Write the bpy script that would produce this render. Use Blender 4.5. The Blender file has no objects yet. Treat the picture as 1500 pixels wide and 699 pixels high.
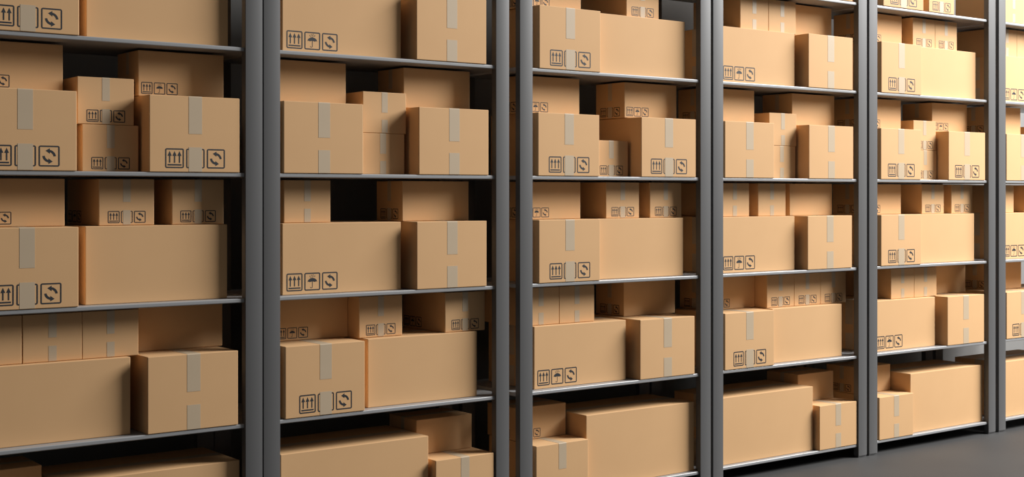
import bpy, bmesh, math, random
from mathutils import Vector

random.seed(4)
scene = bpy.context.scene
COL = scene.collection

# ------------------------------------------------------------------ materials
def new_mat(name):
    m = bpy.data.materials.new(name)
    m.use_nodes = True
    nt = m.node_tree
    return m, nt, nt.nodes['Principled BSDF']

def coords(nt, scale=(1, 1, 1), kind='Object'):
    tc = nt.nodes.new('ShaderNodeTexCoord')
    mp = nt.nodes.new('ShaderNodeMapping')
    mp.inputs['Scale'].default_value = scale
    nt.links.new(tc.outputs[kind], mp.inputs['Vector'])
    return mp.outputs['Vector']

def mix_noise(nt, bsdf, c1, c2, scale, vec, detail=3):
    n = nt.nodes.new('ShaderNodeTexNoise')
    n.inputs['Scale'].default_value = scale
    n.inputs['Detail'].default_value = detail
    nt.links.new(vec, n.inputs['Vector'])
    r = nt.nodes.new('ShaderNodeValToRGB')
    r.color_ramp.elements[0].position = 0.3
    r.color_ramp.elements[1].position = 0.7
    r.color_ramp.elements[0].color = (*c1, 1)
    r.color_ramp.elements[1].color = (*c2, 1)
    nt.links.new(n.outputs['Fac'], r.inputs['Fac'])
    nt.links.new(r.outputs['Color'], bsdf.inputs['Base Color'])
    return n

def cardboard():
    m, nt, b = new_mat('kraft_cardboard')
    v = coords(nt)
    mix_noise(nt, b, (0.700, 0.425, 0.210), (0.730, 0.448, 0.224), 3.0, v)
    b.inputs['Roughness'].default_value = 0.72
    b.inputs['Specular IOR Level'].default_value = 0.25
    # faint corrugation
    v2 = coords(nt, (260, 260, 1))
    w = nt.nodes.new('ShaderNodeTexNoise'); w.inputs['Scale'].default_value = 1.0
    nt.links.new(v2, w.inputs['Vector'])
    bp = nt.nodes.new('ShaderNodeBump'); bp.inputs['Strength'].default_value = 0.04
    bp.inputs['Distance'].default_value = 0.001
    nt.links.new(w.outputs['Fac'], bp.inputs['Height'])
    nt.links.new(bp.outputs['Normal'], b.inputs['Normal'])
    return m

def tape_mat():
    m, nt, b = new_mat('parcel_tape')
    v = coords(nt)
    mix_noise(nt, b, (0.545, 0.425, 0.290), (0.570, 0.445, 0.305), 5.0, v)
    b.inputs['Roughness'].default_value = 0.5
    return m

def ink_mat():
    m, nt, b = new_mat('printed_ink')
    v = coords(nt)
    mix_noise(nt, b, (0.012, 0.016, 0.022), (0.018, 0.022, 0.03), 30.0, v)
    b.inputs['Roughness'].default_value = 0.6
    return m

def metal(name, c, rough, metallic):
    m, nt, b = new_mat(name)
    v = coords(nt)
    mix_noise(nt, b, tuple(x * 0.97 for x in c), c, 2.0, v)
    b.inputs['Roughness'].default_value = rough
    b.inputs['Metallic'].default_value = metallic
    return m

def plain(name, c1, c2, scale, rough):
    m, nt, b = new_mat(name)
    v = coords(nt)
    mix_noise(nt, b, c1, c2, scale, v)
    b.inputs['Roughness'].default_value = rough
    return m

M_CARD = cardboard()
M_TAPE = tape_mat()
M_INK = ink_mat()
M_POST = metal('grey_steel_post', (0.130, 0.130, 0.132), 0.44, 0.15)
M_SHELF = metal('grey_steel_shelf', (0.36, 0.365, 0.375), 0.38, 0.15)
M_FLOOR = plain('dark_concrete', (0.030, 0.030, 0.031), (0.040, 0.040, 0.040), 1.5, 0.6)
M_WALL = plain('grey_wall_paint', (0.210, 0.206, 0.200), (0.222, 0.218, 0.212), 1.2, 0.8)

# ------------------------------------------------------------------ helpers
CAM_H = 1.80                 # camera height; shelf heights below are above the floor

def link(o):
    COL.objects.link(o)
    return o

def mesh_obj(name, mesh, parent=None, loc=(0, 0, 0), rz=0.0):
    o = bpy.data.objects.new(name, mesh)
    link(o)
    o.location = loc
    o.rotation_euler = (0, 0, rz)
    if parent is not None:
        o.parent = parent
    return o

def bm_to_mesh(bm, name, mat, smooth=False):
    me = bpy.data.meshes.new(name)
    bmesh.ops.recalc_face_normals(bm, faces=bm.faces)
    bm.to_mesh(me)
    bm.free()
    me.materials.append(mat)
    if smooth:
        for p in me.polygons:
            p.use_smooth = True
    return me

def add_block(bm, x0, x1, y0, y1, z0, z1):
    vs = [bm.verts.new(p) for p in ((x0, y0, z0), (x1, y0, z0), (x1, y1, z0), (x0, y1, z0),
                                    (x0, y0, z1), (x1, y0, z1), (x1, y1, z1), (x0, y1, z1))]
    for f in ((0, 3, 2, 1), (4, 5, 6, 7), (0, 1, 5, 4), (1, 2, 6, 5), (2, 3, 7, 6), (3, 0, 4, 7)):
        bm.faces.new([vs[i] for i in f])
    return vs

def bevel_all(bm, w, seg=2):
    bmesh.ops.bevel(bm, geom=list(bm.edges), offset=w, segments=seg, profile=0.5, affect='EDGES')

def extrude_outline(bm, pts, z0, z1):
    a = [bm.verts.new((x, y, z0)) for x, y in pts]
    b = [bm.verts.new((x, y, z1)) for x, y in pts]
    n = len(pts)
    bm.faces.new(a[::-1])
    bm.faces.new(b)
    for i in range(n):
        bm.faces.new((a[i], a[(i + 1) % n], b[(i + 1) % n], b[i]))

# ------------------------------------------------------------------ printed symbols
# each symbol is drawn in the unit square and printed on a face as very thin ink
INK = 0.0004

def ink_poly(bm, pts):
    """convex or simple polygon in (u,v), made a thin solid; front is -Y"""
    a = [bm.verts.new((u, 0.0, v)) for u, v in pts]
    b = [bm.verts.new((u, -1.0, v)) for u, v in pts]
    n = len(pts)
    try:
        bm.faces.new(a)
        bm.faces.new(b[::-1])
        for i in range(n):
            bm.faces.new((a[i], b[i], b[(i + 1) % n], a[(i + 1) % n]))
    except ValueError:
        pass

def ink_rect(bm, u0, v0, u1, v1):
    ink_poly(bm, [(u0, v0), (u1, v0), (u1, v1), (u0, v1)])

def ink_frame(bm, t=0.068, r=0.09):
    def ring(inset, rad):
        p = []
        for cx, cy, a0 in ((1 - inset - rad, inset + rad, -90), (1 - inset - rad, 1 - inset - rad, 0),
                           (inset + rad, 1 - inset - rad, 90), (inset + rad, inset + rad, 180)):
            for k in range(4):
                a = math.radians(a0 + k * 30)
                p.append((cx + rad * math.cos(a), cy + rad * math.sin(a)))
        return p
    o = ring(0, r); i = ring(t, max(0.02, r - t))
    n = len(o)
    for k in range(n):
        ink_poly(bm, [o[k], o[(k + 1) % n], i[(k + 1) % n], i[k]])

def sym_arrows():
    bm = bmesh.new()
    ink_frame(bm)
    for c in (0.24, 0.5, 0.76):
        ink_rect(bm, c - 0.034, 0.27, c + 0.034, 0.66)
        ink_poly(bm, [(c - 0.11, 0.62), (c + 0.11, 0.62), (c, 0.86)])
    ink_rect(bm, 0.13, 0.13, 0.87, 0.205)
    return bm

def sym_umbrella():
    bm = bmesh.new()
    ink_frame(bm)
    # scalloped canopy
    n = 12
    top = [(0.5 + 0.30 * math.cos(math.pi * k / n), 0.47 + 0.23 * math.sin(math.pi * k / n)) for k in range(n + 1)]
    low = [(0.5 + 0.30 * math.cos(math.pi * k / n),
            0.47 + 0.035 * abs(math.sin(4 * math.pi * k / n * 0.75))) for k in range(n + 1)]
    for k in range(n):
        q = [top[k], top[k + 1], low[k + 1], low[k]]
        if k == 0:
            q = [top[0], top[1], low[1]]
        if k == n - 1:
            q = [top[k], top[k + 1], low[k]]
        ink_poly(bm, q)
    ink_poly(bm, [(0.48, 0.69), (0.52, 0.69), (0.5, 0.76)])
    ink_rect(bm, 0.484, 0.20, 0.516, 0.50)
    pr = None
    for k in range(7):                                  # hook
        a = math.pi + math.pi * k / 6
        o = (0.44 + 0.076 * math.cos(a), 0.20 + 0.076 * math.sin(a))
        i = (0.44 + 0.046 * math.cos(a), 0.20 + 0.046 * math.sin(a))
        if pr:
            ink_poly(bm, [pr[0], o, i, pr[1]])
        pr = (o, i)
    for (u, v) in ((0.34, 0.80), (0.44, 0.85), (0.56, 0.87), (0.66, 0.80), (0.50, 0.80), (0.60, 0.78), (0.40, 0.74)):
        ink_poly(bm, [(u - 0.013, v - 0.03), (u + 0.013, v - 0.03), (u + 0.018, v), (u, v + 0.045), (u - 0.018, v)])
    return bm

def sym_recycle():
    bm = bmesh.new()
    ink_frame(bm)
    for rot in (0.0, math.pi):
        def tr(u, v):
            x, y = u - 0.5, v - 0.5
            return (0.5 + x * math.cos(rot) - y * math.sin(rot), 0.5 + x * math.sin(rot) + y * math.cos(rot))
        pr = None
        n = 7
        for k in range(n + 1):
            a = math.radians(8 + (80 - 8) * k / n)
            hw = 0.055
            o = tr(0.47 + (0.30 + hw) * math.cos(a), 0.45 + (0.30 + hw) * math.sin(a))
            i = tr(0.47 + (0.30 - hw) * math.cos(a), 0.45 + (0.30 - hw) * math.sin(a))
            if pr:
                ink_poly(bm, [pr[0], o, i, pr[1]])
            pr = (o, i)
        ink_poly(bm, [tr(0.53, 0.875), tr(0.53, 0.615), tr(0.33, 0.76)])
    return bm

SYM_BM = {'arrows_symbol': sym_arrows, 'umbrella_symbol': sym_umbrella, 'recycling_symbol': sym_recycle}
_sym = {}
def sym_mesh(name, size):
    key = (name, round(size, 4))
    if key not in _sym:
        bm = SYM_BM[name]()
        bmesh.ops.remove_doubles(bm, verts=bm.verts, dist=1e-6)
        for v in bm.verts:
            v.co = Vector((v.co.x * size, v.co.y * INK, v.co.z * size))
        _sym[key] = bm_to_mesh(bm, name, M_INK)
    return _sym[key]

# ------------------------------------------------------------------ cartons
# kind: width(x), depth(y), height(z), symbol size, tape width, which faces carry tape
KINDS = {
    'square': dict(w=.450, d=.450, h=.355, s=.092, tw=.066, long_front=False),
    'wide':   dict(w=.690, d=.440, h=.355, s=.089, tw=.066, long_front=True),
    'small':  dict(w=.264, d=.427, h=.214, s=.0555, tw=.036, long_front=False),
    'smallx': dict(w=.430, d=.264, h=.214, s=.0555, tw=.036, long_front=True),    # the small carton turned sideways
    'medium': dict(w=.300, d=.400, h=.260, s=.066, tw=.045, long_front=False),
    'flat':   dict(w=.868, d=.420, h=.424, s=.050, tw=.060, long_front=True),
    'low':    dict(w=.380, d=.450, h=.295, s=.070, tw=.055, long_front=False),
    'brick':  dict(w=.365, d=.280, h=.188, s=.050, tw=.036, long_front=True),
}
T = 0.0007           # tape stands this far off the board
GAP = 0.0012
_mesh = {}

def body_mesh(k):
    if ('b', k) not in _mesh:
        q = KINDS[k]; bm = bmesh.new()
        add_block(bm, -q['w'] / 2, q['w'] / 2, 0, q['d'], 0, q['h'] - 0.003)
        vert = [e for e in bm.edges if abs(e.verts[0].co.z - e.verts[1].co.z) > 0.01]
        low = [e for e in bm.edges if e.verts[0].co.z < 0.001 and e.verts[1].co.z < 0.001]
        bmesh.ops.bevel(bm, geom=vert + low, offset=0.0035, segments=3, profile=0.5, affect='EDGES')
        _mesh[('b', k)] = bm_to_mesh(bm, 'carton_body', M_CARD)
    return _mesh[('b', k)]

def flap_mesh(k, side):
    """one of the two top flaps meeting under the tape"""
    if ('f', k, side) not in _mesh:
        q = KINDS[k]; bm = bmesh.new()
        w, d, h = q['w'], q['d'], q['h']
        g = 0.001
        if q['long_front']:
            y0, y1 = (0, d / 2 - g) if side < 0 else (d / 2 + g, d)
            add_block(bm, -w / 2, w / 2, y0, y1, h - 0.003, h)
        else:
            x0, x1 = (-w / 2, -g) if side < 0 else (g, w / 2)
            add_block(bm, x0, x1, 0, d, h - 0.003, h)
        e = [e for e in bm.edges if e.verts[0].co.z > h - 1e-4 and e.verts[1].co.z > h - 1e-4]
        v = [e for e in bm.edges if abs(e.verts[0].co.z - e.verts[1].co.z) > 0.001 and
             abs(abs(e.verts[0].co.x) - w / 2) < 1e-5 and (e.verts[0].co.y < 1e-5 or e.verts[0].co.y > d - 1e-5)]
        bmesh.ops.bevel(bm, geom=e + v, offset=0.0026, segments=3, profile=0.5, affect='EDGES')
        _mesh[('f', k, side)] = bm_to_mesh(bm, 'top_flap', M_CARD)
    return _mesh[('f', k, side)]

def ribbon(bm, prof, w, axis):
    """flat ribbon following a profile of (s, z) points; solid T thick towards the outside"""
    n = len(prof)
    nor = []
    for i in range(n):
        a = prof[max(0, i - 1)]; b = prof[min(n - 1, i + 1)]
        tx, tz = b[0] - a[0], b[1] - a[1]
        l = math.hypot(tx, tz)
        nor.append((-tz / l, tx / l))
    rows = []
    for (s, z), (ns, nz) in zip(prof, nor):
        r = []
        for off in (0.0, T):
            for u in (-w / 2, w / 2):
                ss, zz = s + ns * off, z + nz * off
                r.append(bm.verts.new((u, ss, zz) if axis == 'y' else (ss, u, zz)))
        rows.append(r)
    for a, b in zip(rows[:-1], rows[1:]):
        for i, j in ((0, 1), (1, 3), (3, 2), (2, 0)):
            bm.faces.new((a[i], a[j], b[j], b[i]))
    for r in (rows[0], rows[-1]):
        bm.faces.new((r[0], r[1], r[3], r[2]))

def tape_mesh(k, which):
    """'top' runs over the lid and half way down two faces; 'near'/'far' are the rises from below"""
    if ('t', k, which) not in _mesh:
        q = KINDS[k]; bm = bmesh.new()
        w, d, h, tw = q['w'], q['d'], q['h'], q['tw']
        if q['long_front']:
            lo, hi, ax, off = -w / 2, w / 2, 'x', d / 2
        else:
            lo, hi, ax, off = 0.0, d, 'y', 0.0
        if which == 'top':
            r = 0.0036
            pr = [(lo, h * 0.505), (lo, h - r)]
            for j in range(1, 4):
                a = math.pi - (math.pi / 2) * j / 4
                pr.append((lo + r + r * math.cos(a), h - r + r * math.sin(a)))
            pr += [(lo + r, h), (hi - r, h)]
            for j in range(1, 4):
                a = math.pi / 2 - (math.pi / 2) * j / 4
                pr.append((hi - r + r * math.cos(a), h - r + r * math.sin(a)))
            pr += [(hi, h - r), (hi, h * 0.505)]
            ribbon(bm, pr, tw, ax)
        elif which == 'near':
            ribbon(bm, [(lo, 0.003), (lo, h * 0.33)], tw, ax)
        else:
            ribbon(bm, [(hi, h * 0.33), (hi, 0.003)], tw, ax)
        for v in bm.verts:
            if q['long_front']:
                v.co.y += off
        _mesh[('t', k, which)] = bm_to_mesh(bm, 'packing_tape', M_TAPE)
    return _mesh[('t', k, which)]

def print_symbols(root, k, face):
    """three handling marks on one face, seen from outside that face"""
    q = KINDS[k]; s = q['s']; w, d = q['w'], q['d']
    fw = w if face in ('front', 'back') else d
    taped = (face in ('front', 'back')) != q['long_front']
    pitch = s * 1.12
    if taped:
        start = fw / 2 - s / 2 - pitch
    else:
        start = s * 0.26
    zb = s * 0.20
    for n, nm in enumerate(('arrows_symbol', 'umbrella_symbol', 'recycling_symbol')):
        u = start + n * pitch
        e = 0.00002
        if face == 'front':
            loc, rz = (-w / 2 + u, -e, zb), 0
        elif face == 'back':
            loc, rz = (w / 2 - u, d + e, zb), math.pi
        elif face == 'left':
            loc, rz = (-w / 2 - e, d - u, zb), -math.pi / 2
        else:
            loc, rz = (w / 2 + e, u, zb), math.pi / 2
        mesh_obj(nm, sym_mesh(nm, s), root, loc, rz)

LOOK_GROUP = {'square': 'large square cartons on the racks', 'wide': 'wide cartons on the racks',
              'small': 'small cartons on the racks', 'smallx': 'small cartons turned sideways',
              'medium': 'large square cartons on the racks', 'flat': 'very wide cartons on the floor-level shelf',
              'low': 'low cartons on the floor-level shelf',
              'brick': 'low cartons on the floor-level shelf'}

def build_carton(k, marks):
    """marks: string with f(ront) / s(ides) where symbols are printed"""
    root = bpy.data.objects.new('cardboard_box', None)
    root.empty_display_size = 0.1
    link(root)
    mesh_obj('carton_body', body_mesh(k), root)
    mesh_obj('top_flap', flap_mesh(k, -1), root)
    mesh_obj('top_flap', flap_mesh(k, 1), root)
    for wh in ('top', 'near', 'far'):
        mesh_obj('packing_tape', tape_mesh(k, wh), root)
    if 'f' in marks:
        print_symbols(root, k, 'front'); print_symbols(root, k, 'back')
    if 's' in marks:
        print_symbols(root, k, 'left'); print_symbols(root, k, 'right')
    return root

PROTO = {}
def copy_tree(o):
    r = o.copy(); link(r)
    for ch in list(o.children):
        c = ch.copy(); link(c); c.parent = r
    return r

LABELS = set()
def carton(k, marks, x, y, z, label):
    """x: left edge, y: front face, z: underside above the floor"""
    key = (k, marks)
    if key not in PROTO:
        PROTO[key] = build_carton(k, marks)
        r = PROTO[key]
    else:
        r = copy_tree(PROTO[key])
    r.location = (x + KINDS[k]['w'] / 2, y, z)
    assert label not in LABELS, label
    assert 4 <= len(label.split()) <= 16, (len(label.split()), label)
    LABELS.add(label)
    r['label'] = label
    r['category'] = 'box'
    r['group'] = LOOK_GROUP[k]
    return r

# ------------------------------------------------------------------ racks
RACK_X = [1.473, 2.962, 4.519, 6.022, 7.529, 9.054]
RACK_W = 1.484
PW = 0.090
Y_POST = 5.950
Y_LIP = 5.964
Y_BACK = 6.552
STEP = 0.603
# shelf tops above the floor, index = level (0 = topmost seen, 5 = floor level)
SHELF = {lv: CAM_H + 1.3065 - STEP * lv for lv in range(-1, 6)}
TH = 0.0205

def post_mesh(h, front=True):
    key = ('post', front)
    if key in _mesh:
        return _mesh[key]
    bm = bmesh.new()
    dpt = 0.042
    pts = []
    n = 14
    bulge = 0.0024
    pts.append((0.0, dpt))
    pts.append((0.0, 0.004))
    for i in range(n + 1):
        t = i / n
        xx = 0.0015 + (PW - 0.003) * t
        pts.append((xx, bulge * (2 * t - 1) ** 2))
    pts.append((PW, 0.004 + 0.0005))
    pts.append((PW, dpt))
    if not front:
        pts = [(x, dpt - y) for x, y in pts][::-1]
    extrude_outline(bm, pts, 0.0, h)
    me = bm_to_mesh(bm, 'post', M_POST)
    for p in me.polygons:
        c = p.normal
        if abs(c.z) < 0.5 and abs(c.y) > 0.8 and (c.y < 0) == front:
            p.use_smooth = True
    me.set_sharp_from_angle(angle=math.radians(35))
    _mesh[key] = me
    return me

def shelf_mesh():
    """thin steel tray: plate notched round the front and back posts, nose rounded at the front"""
    if 'shelf' in _mesh:
        return _mesh['shelf']
    bm = bmesh.new()
    a, b = PW + 0.001, RACK_W - PW - 0.001
    yl, yp0, yp1, yb = Y_LIP - Y_POST, 0.043, Y_BACK - Y_POST - 0.043, Y_BACK - Y_POST
    pts = [(a, yl), (b, yl), (b, yp0), (RACK_W - 0.002, yp0), (RACK_W - 0.002, yp1), (b, yp1), (b, yb),
           (a, yb), (a, yp1), (0.002, yp1), (0.002, yp0), (a, yp0)]
    extrude_outline(bm, pts, -TH, 0.0)
    e = [e for e in bm.edges if all(abs(v.co.y - yl) < 1e-5 for v in e.verts)
         and abs(e.verts[0].co.z - e.verts[1].co.z) < 1e-5]
    bmesh.ops.bevel(bm, geom=e, offset=0.005, segments=4, profile=0.5, affect='EDGES')
    _mesh['shelf'] = bm_to_mesh(bm, 'shelf', M_SHELF)
    return _mesh['shelf']

def foot_mesh():
    if 'foot' in _mesh:
        return _mesh['foot']
    bm = bmesh.new()
    add_block(bm, 0.003, PW - 0.003, 0.006, 0.040, 0.0, 0.012)
    bevel_all(bm, 0.002, 2)
    _mesh['foot'] = bm_to_mesh(bm, 'foot_plate', M_POST)
    return _mesh['foot']

POST_H = SHELF[-1] + 0.10
def rack(x, label):
    root = bpy.data.objects.new('shelving_rack', None)
    link(root)
    root.location = (x, Y_POST, 0)
    root['label'] = label
    root['category'] = 'shelving rack'
    root['group'] = 'grey steel shelving racks in a row'
    for px in (0.0, RACK_W - PW):
        for py, fr in ((0.0, True), (Y_BACK - Y_POST - 0.042, False)):
            p = mesh_obj('post', post_mesh(POST_H - 0.012, fr), root, (px, py, 0.012))
            mesh_obj('foot_plate', foot_mesh(), p, (0, 0, -0.012))
    for lv in range(-1, 6):
        mesh_obj('shelf', shelf_mesh(), root, (0, 0, SHELF[lv]))
    return root

RACK_NAME = ['leftmost rack', 'second rack', 'third rack', 'fourth rack', 'fifth rack', 'rightmost rack']
RL = ['leftmost grey steel rack, its left posts outside the picture',
      'second grey steel rack from the left, wide gap at its right side',
      'third grey steel rack from the left, standing right of the wide gap',
      'fourth grey steel rack from the left, between the third and fifth',
      'fifth grey steel rack from the left, second from the right edge',
      'rightmost grey steel rack, mostly cut off by the right picture edge']
for i, x in enumerate(RACK_X):
    rack(x, RL[i])

# ------------------------------------------------------------------ what stands where
YF, YW, YT, YS, YM, YX = 5.960, 6.020, 6.065, 6.050, 6.090, 6.185
LEVEL = {0: 'topmost shelf', 1: 'overhead shelf', 2: 'eye-level shelf', 3: 'chest-level shelf',
         4: 'knee-level shelf', 5: 'floor-level shelf'}
HS = KINDS['square']['h'] + GAP
HC = KINDS['small']['h'] + GAP
HL = KINDS['low']['h'] + GAP

def fill(ri, lv, rows):
    for k, marks, off, y, up, text in rows:
        lab = '%s, %s, %s' % (text, LEVEL[lv], RACK_NAME[ri])
        if 0 < ri < 5 and len(lab.split()) <= 14:
            lab += ' from left'
        if len(lab.split()) <= 15:
            lab = 'brown ' + lab
        carton(k, marks, RACK_X[ri] + off, y, SHELF[lv] + up + 0.0005, lab)

# racks 1, 3 and 5 (marked cartons in front)
for ri in (0, 2, 4):
    first, third, fifth = ri == 0, ri == 2, ri == 4
    # overhead shelf
    r = [('square', 'f', .143, YF, 0, 'large marked carton at the left end'),
         ('wide', '', (.645, .638, .640)[ri // 2], YW, 0, 'wide plain carton filling the right')]
    if third:
        r += [('smallx', 'fs', .123, YM, HS, 'sideways small carton on the left one'),
              ('small', 'fs', .886, YT, HS, 'single small marked carton on the wide one')]
    if fifth:
        r += [('smallx', 'fs', .110, YM, HS, 'sideways small carton on the left one'),
              ('small', 'fs', .633, YT, HS, 'left small marked carton of adjoining pair'),
              ('small', 'fs', .898, YT, HS, 'right small marked carton of adjoining pair')]
    fill(ri, 1, r)
    # eye-level shelf
    r = [('square', 'f', (.132, .134, .138)[ri // 2], YF, 0, 'large marked carton at the left end'),
         ('square', 'f', (.917, .912, .912)[ri // 2], YF, 0, 'large marked carton at the right end'),
         ('smallx', 'fs', (.134, .112, .100)[ri // 2], YM, HS, 'sideways small carton on the left one'),
         ('smallx', 'fs', (.915, .893, .895)[ri // 2], YM, HS, 'sideways small carton on the right one')]
    if third:
        r += [('small', 'fs', .622, YS, 0, 'lone small marked carton in the middle')]
    else:
        r += [('small', 'fs', (.637, .628)[fifth], YS, 0, 'lower small marked carton of middle stack'),
              ('small', 'fs', (.615, .621)[fifth], YS, HC, 'upper small marked carton of middle stack')]
    fill(ri, 2, r)
    # chest-level shelf
    r = [('square', 'f', .140, YF, 0, 'large marked carton at the left end'),
         ('wide', '', (.641, .622, .622)[ri // 2], YW, 0, 'wide plain carton filling the right'),
         ('smallx', 'fs', (.142, .120, .101)[ri // 2], YM, HS, 'sideways small carton on the left one'),
         ('small', 'fs', (.719, .725, .738)[ri // 2], YT, HS, 'left small marked carton on the wide one'),
         ('small', 'fs', (1.070, 1.077, 1.093)[ri // 2], YT, HS, 'right small marked carton on the wide one')]
    fill(ri, 3, r)
    # knee-level shelf
    r = [('wide', ('', 'f')[not first], (.161, .152, .142)[ri // 2], YW, 0,
          ('wide plain carton at the left end', 'wide marked carton at the left end')[not first]),
         ('square', '', (.909, .902, .899)[ri // 2], YF, 0, 'large unmarked carton at the right end')]
    if first:
        r += [('small', '', .107, 6.055, HS, 'left small plain carton of three on top'),
              ('small', '', .374, 6.055, HS, 'middle small plain carton of three on top'),
              ('small', '', .639, 6.055, HS, 'right small plain carton of three on top'),
              ('smallx', '', .952, 6.185, HS, 'sideways small carton on the right one')]
    if third:
        r += [('small', '', .105, YT, HS, 'left small plain carton of two on top'),
              ('small', '', .371, YT, HS, 'right small plain carton of two on top'),
              ('smallx', 's', .972, YX, HS, 'sideways small carton on the right one')]
    if fifth:
        r += [('small', '', .385, YT, HS, 'left small plain carton of two on top'),
              ('small', '', .650, YT, HS, 'right small plain carton of two on top'),
              ('smallx', '', 1.019, 6.190, HS, 'sideways small carton on the right one')]
    fill(ri, 4, r)
    fill(ri, 5, [('low', '', .120, YF, 0, 'low carton at the left end'),
                 ('flat', '', .518, 6.000, 0, 'very wide plain carton filling the right'),
                 ('brick', 'fs', .123, 6.150, HL, 'small carton standing on the low one')])

# racks 2, 4 and 6 (unmarked cartons in front)
for ri in (1, 3, 5):
    second, fourth, last = ri == 1, ri == 3, ri == 5
    r = [('wide', 'f', .135, YW, 0, 'wide marked carton filling the left')]
    if not last:
        r += [('square', '', (.884, .894)[fourth], YF, 0, 'large unmarked carton at the right end')]
    if not second:
        r += [('small', '', (.359, .150)[last], YT, HS, 'left small plain carton on the wide one'),
              ('small', '', (.625, .414)[last], YT, HS, 'right small plain carton on the wide one')]
    if fourth:
        r += [('smallx', '', .892, 6.125, HS, 'sideways small carton on the right one')]
    fill(ri, 1, r)
    r = [('square', '', .112, YF, 0, 'large unmarked carton at the left end'),
         ('smallx', 's', (.105, .087, .071)[ri // 2], YM, HS, 'sideways small carton on the left one'),
         ('square', '', .899, YF, 0, 'large unmarked carton at the right end'),
         ('smallx', '', (.886, .880, .880)[ri // 2], YM, HS, 'sideways small carton on the right one'),
         ('small', '', (.602, .604, .604)[ri // 2], YS, 0, 'lower small plain carton of middle stack'),
         ('small', '', (.612, .614, .614)[ri // 2], YS, HC, 'upper small plain carton of middle stack')]
    if last:
        r = r[:2] + r[4:]
    fill(ri, 2, r)
    r = [('wide', 'f', .135, YW, 0, 'wide marked carton filling the left'),
         ('small', '', (.167, .178, .105)[ri // 2], YT, HS, 'small plain carton at the left, on the wide one')]
    if second:
        r += [('smallx', 's', .878, YM, HS, 'sideways small carton on the right one')]
    if fourth:
        r += [('small', '', .525, YT, HS, 'small plain carton at the middle, on the wide one'),
              ('smallx', '', .857, YM, HS, 'sideways small carton on the right one')]
    if last:
        r += [('small', '', .525, YT, HS, 'small plain carton at the middle, on the wide one')]
    if not last:
        r += [('square', '', .886, YF, 0, 'large unmarked carton at the right end')]
    fill(ri, 3, r)
    r = [('square', 'f', (.121, .112, .114)[ri // 2], YF, 0, 'large marked carton at the left end'),
         ('wide', '', (.624, .612, .612)[ri // 2], YW, 0, 'wide plain carton filling the right'),
         ('smallx', 'fs', (.172, .193, .230)[ri // 2], YX, HS, 'sideways small carton on the left one')]
    if second:
        r += [('small', 'fs', .604, 6.075, HS, 'small marked carton at the middle, on top'),
              ('small', 'fs', 1.119, 6.042, HS, 'small marked carton overhanging the right end')]
    if fourth:
        r += [('small', 'fs', .625, 6.080, HS, 'left small marked carton of three on top'),
              ('small', 'fs', .890, 6.080, HS, 'middle small marked carton of three on top'),
              ('small', 'fs', 1.155, 6.080, HS, 'right small marked carton of three on top')]
    fill(ri, 4, r)
    r = [('flat', '', .116, 6.000, 0, 'very wide plain carton filling the left')]
    if not last:
        r += [('low', '', 1.004, YF, 0, 'low carton at the right end'),
              ('brick', '', 1.006, 6.150, HL, 'small carton standing on the low one')]
    fill(ri, 5, r)

# topmost shelf in view (only seen on the right)
fill(3, 0, [('wide', '', .140, YW, 0, 'wide plain carton filling the left'),
            ('square', '', .892, YF, 0, 'large unmarked carton at the right end')])
fill(4, 0, [('square', 'f', .165, YF, 0, 'large marked carton at the left end'),
            ('medium', 'f', .678, YF, 0, 'middle-sized marked carton in the middle')])
fill(5, 0, [('small', '', .092, 5.970, 0, 'small plain taped carton at the front left'),
            ('square', '', .380, 6.020, 0, 'large unmarked carton behind the small one')])

# ------------------------------------------------------------------ room shell
def slab(name, x0, x1, y0, y1, z0, z1, mat, kind='structure'):
    bm = bmesh.new()
    add_block(bm, x0, x1, y0, y1, z0, z1)
    o = mesh_obj(name, bm_to_mesh(bm, name, mat))
    o['kind'] = kind
    return o

slab('floor', -6, 22, -4, 7.0, -0.1, 0.0, M_FLOOR)
slab('wall_back', -6, 22, 7.0, 7.15, -0.1, 7.0, M_WALL)

# ------------------------------------------------------------------ lights
def area(name, loc, target, sx, sy, power, color):
    d = bpy.data.lights.new(name, 'AREA')
    d.shape = 'RECTANGLE'; d.size = sx; d.size_y = sy
    d.energy = power; d.color = color
    o = bpy.data.objects.new(name, d); link(o)
    o.location = loc
    v = Vector(target) - Vector(loc)
    o.rotation_euler = v.to_track_quat('-Z', 'Y').to_euler()
    return o

area('ceiling_light', (13.7, 1.9, 7.4), (6.5, 6.0, 1.8), 5.0, 5.0, 2650, (1.0, 0.985, 0.96))

w = bpy.data.worlds.new('world'); scene.world = w
w.use_nodes = True
bg = w.node_tree.nodes['Background']
bg.inputs['Color'].default_value = (1.0, 0.97, 0.93, 1)
bg.inputs['Strength'].default_value = 0.08

# ------------------------------------------------------------------ camera
F = 1980.0
cd = bpy.data.cameras.new('camera')
cd.sensor_width = 36.0
cd.lens = F / 1500.0 * 36.0
cd.shift_y = -(349.5 - 284.0) / 1500.0
cd.clip_end = 100
cam = bpy.data.objects.new('camera', cd); link(cam)
cam.location = (0, 0, CAM_H)
cam.rotation_euler = (math.radians(90), 0, -math.atan2(0.6, 0.8))
scene.camera = cam

scene.view_settings.view_transform = 'Standard'
scene.view_settings.look = 'None'
scene.view_settings.exposure = 0.0
scene.view_settings.gamma = 1.0
scene.view_settings.use_curve_mapping = False
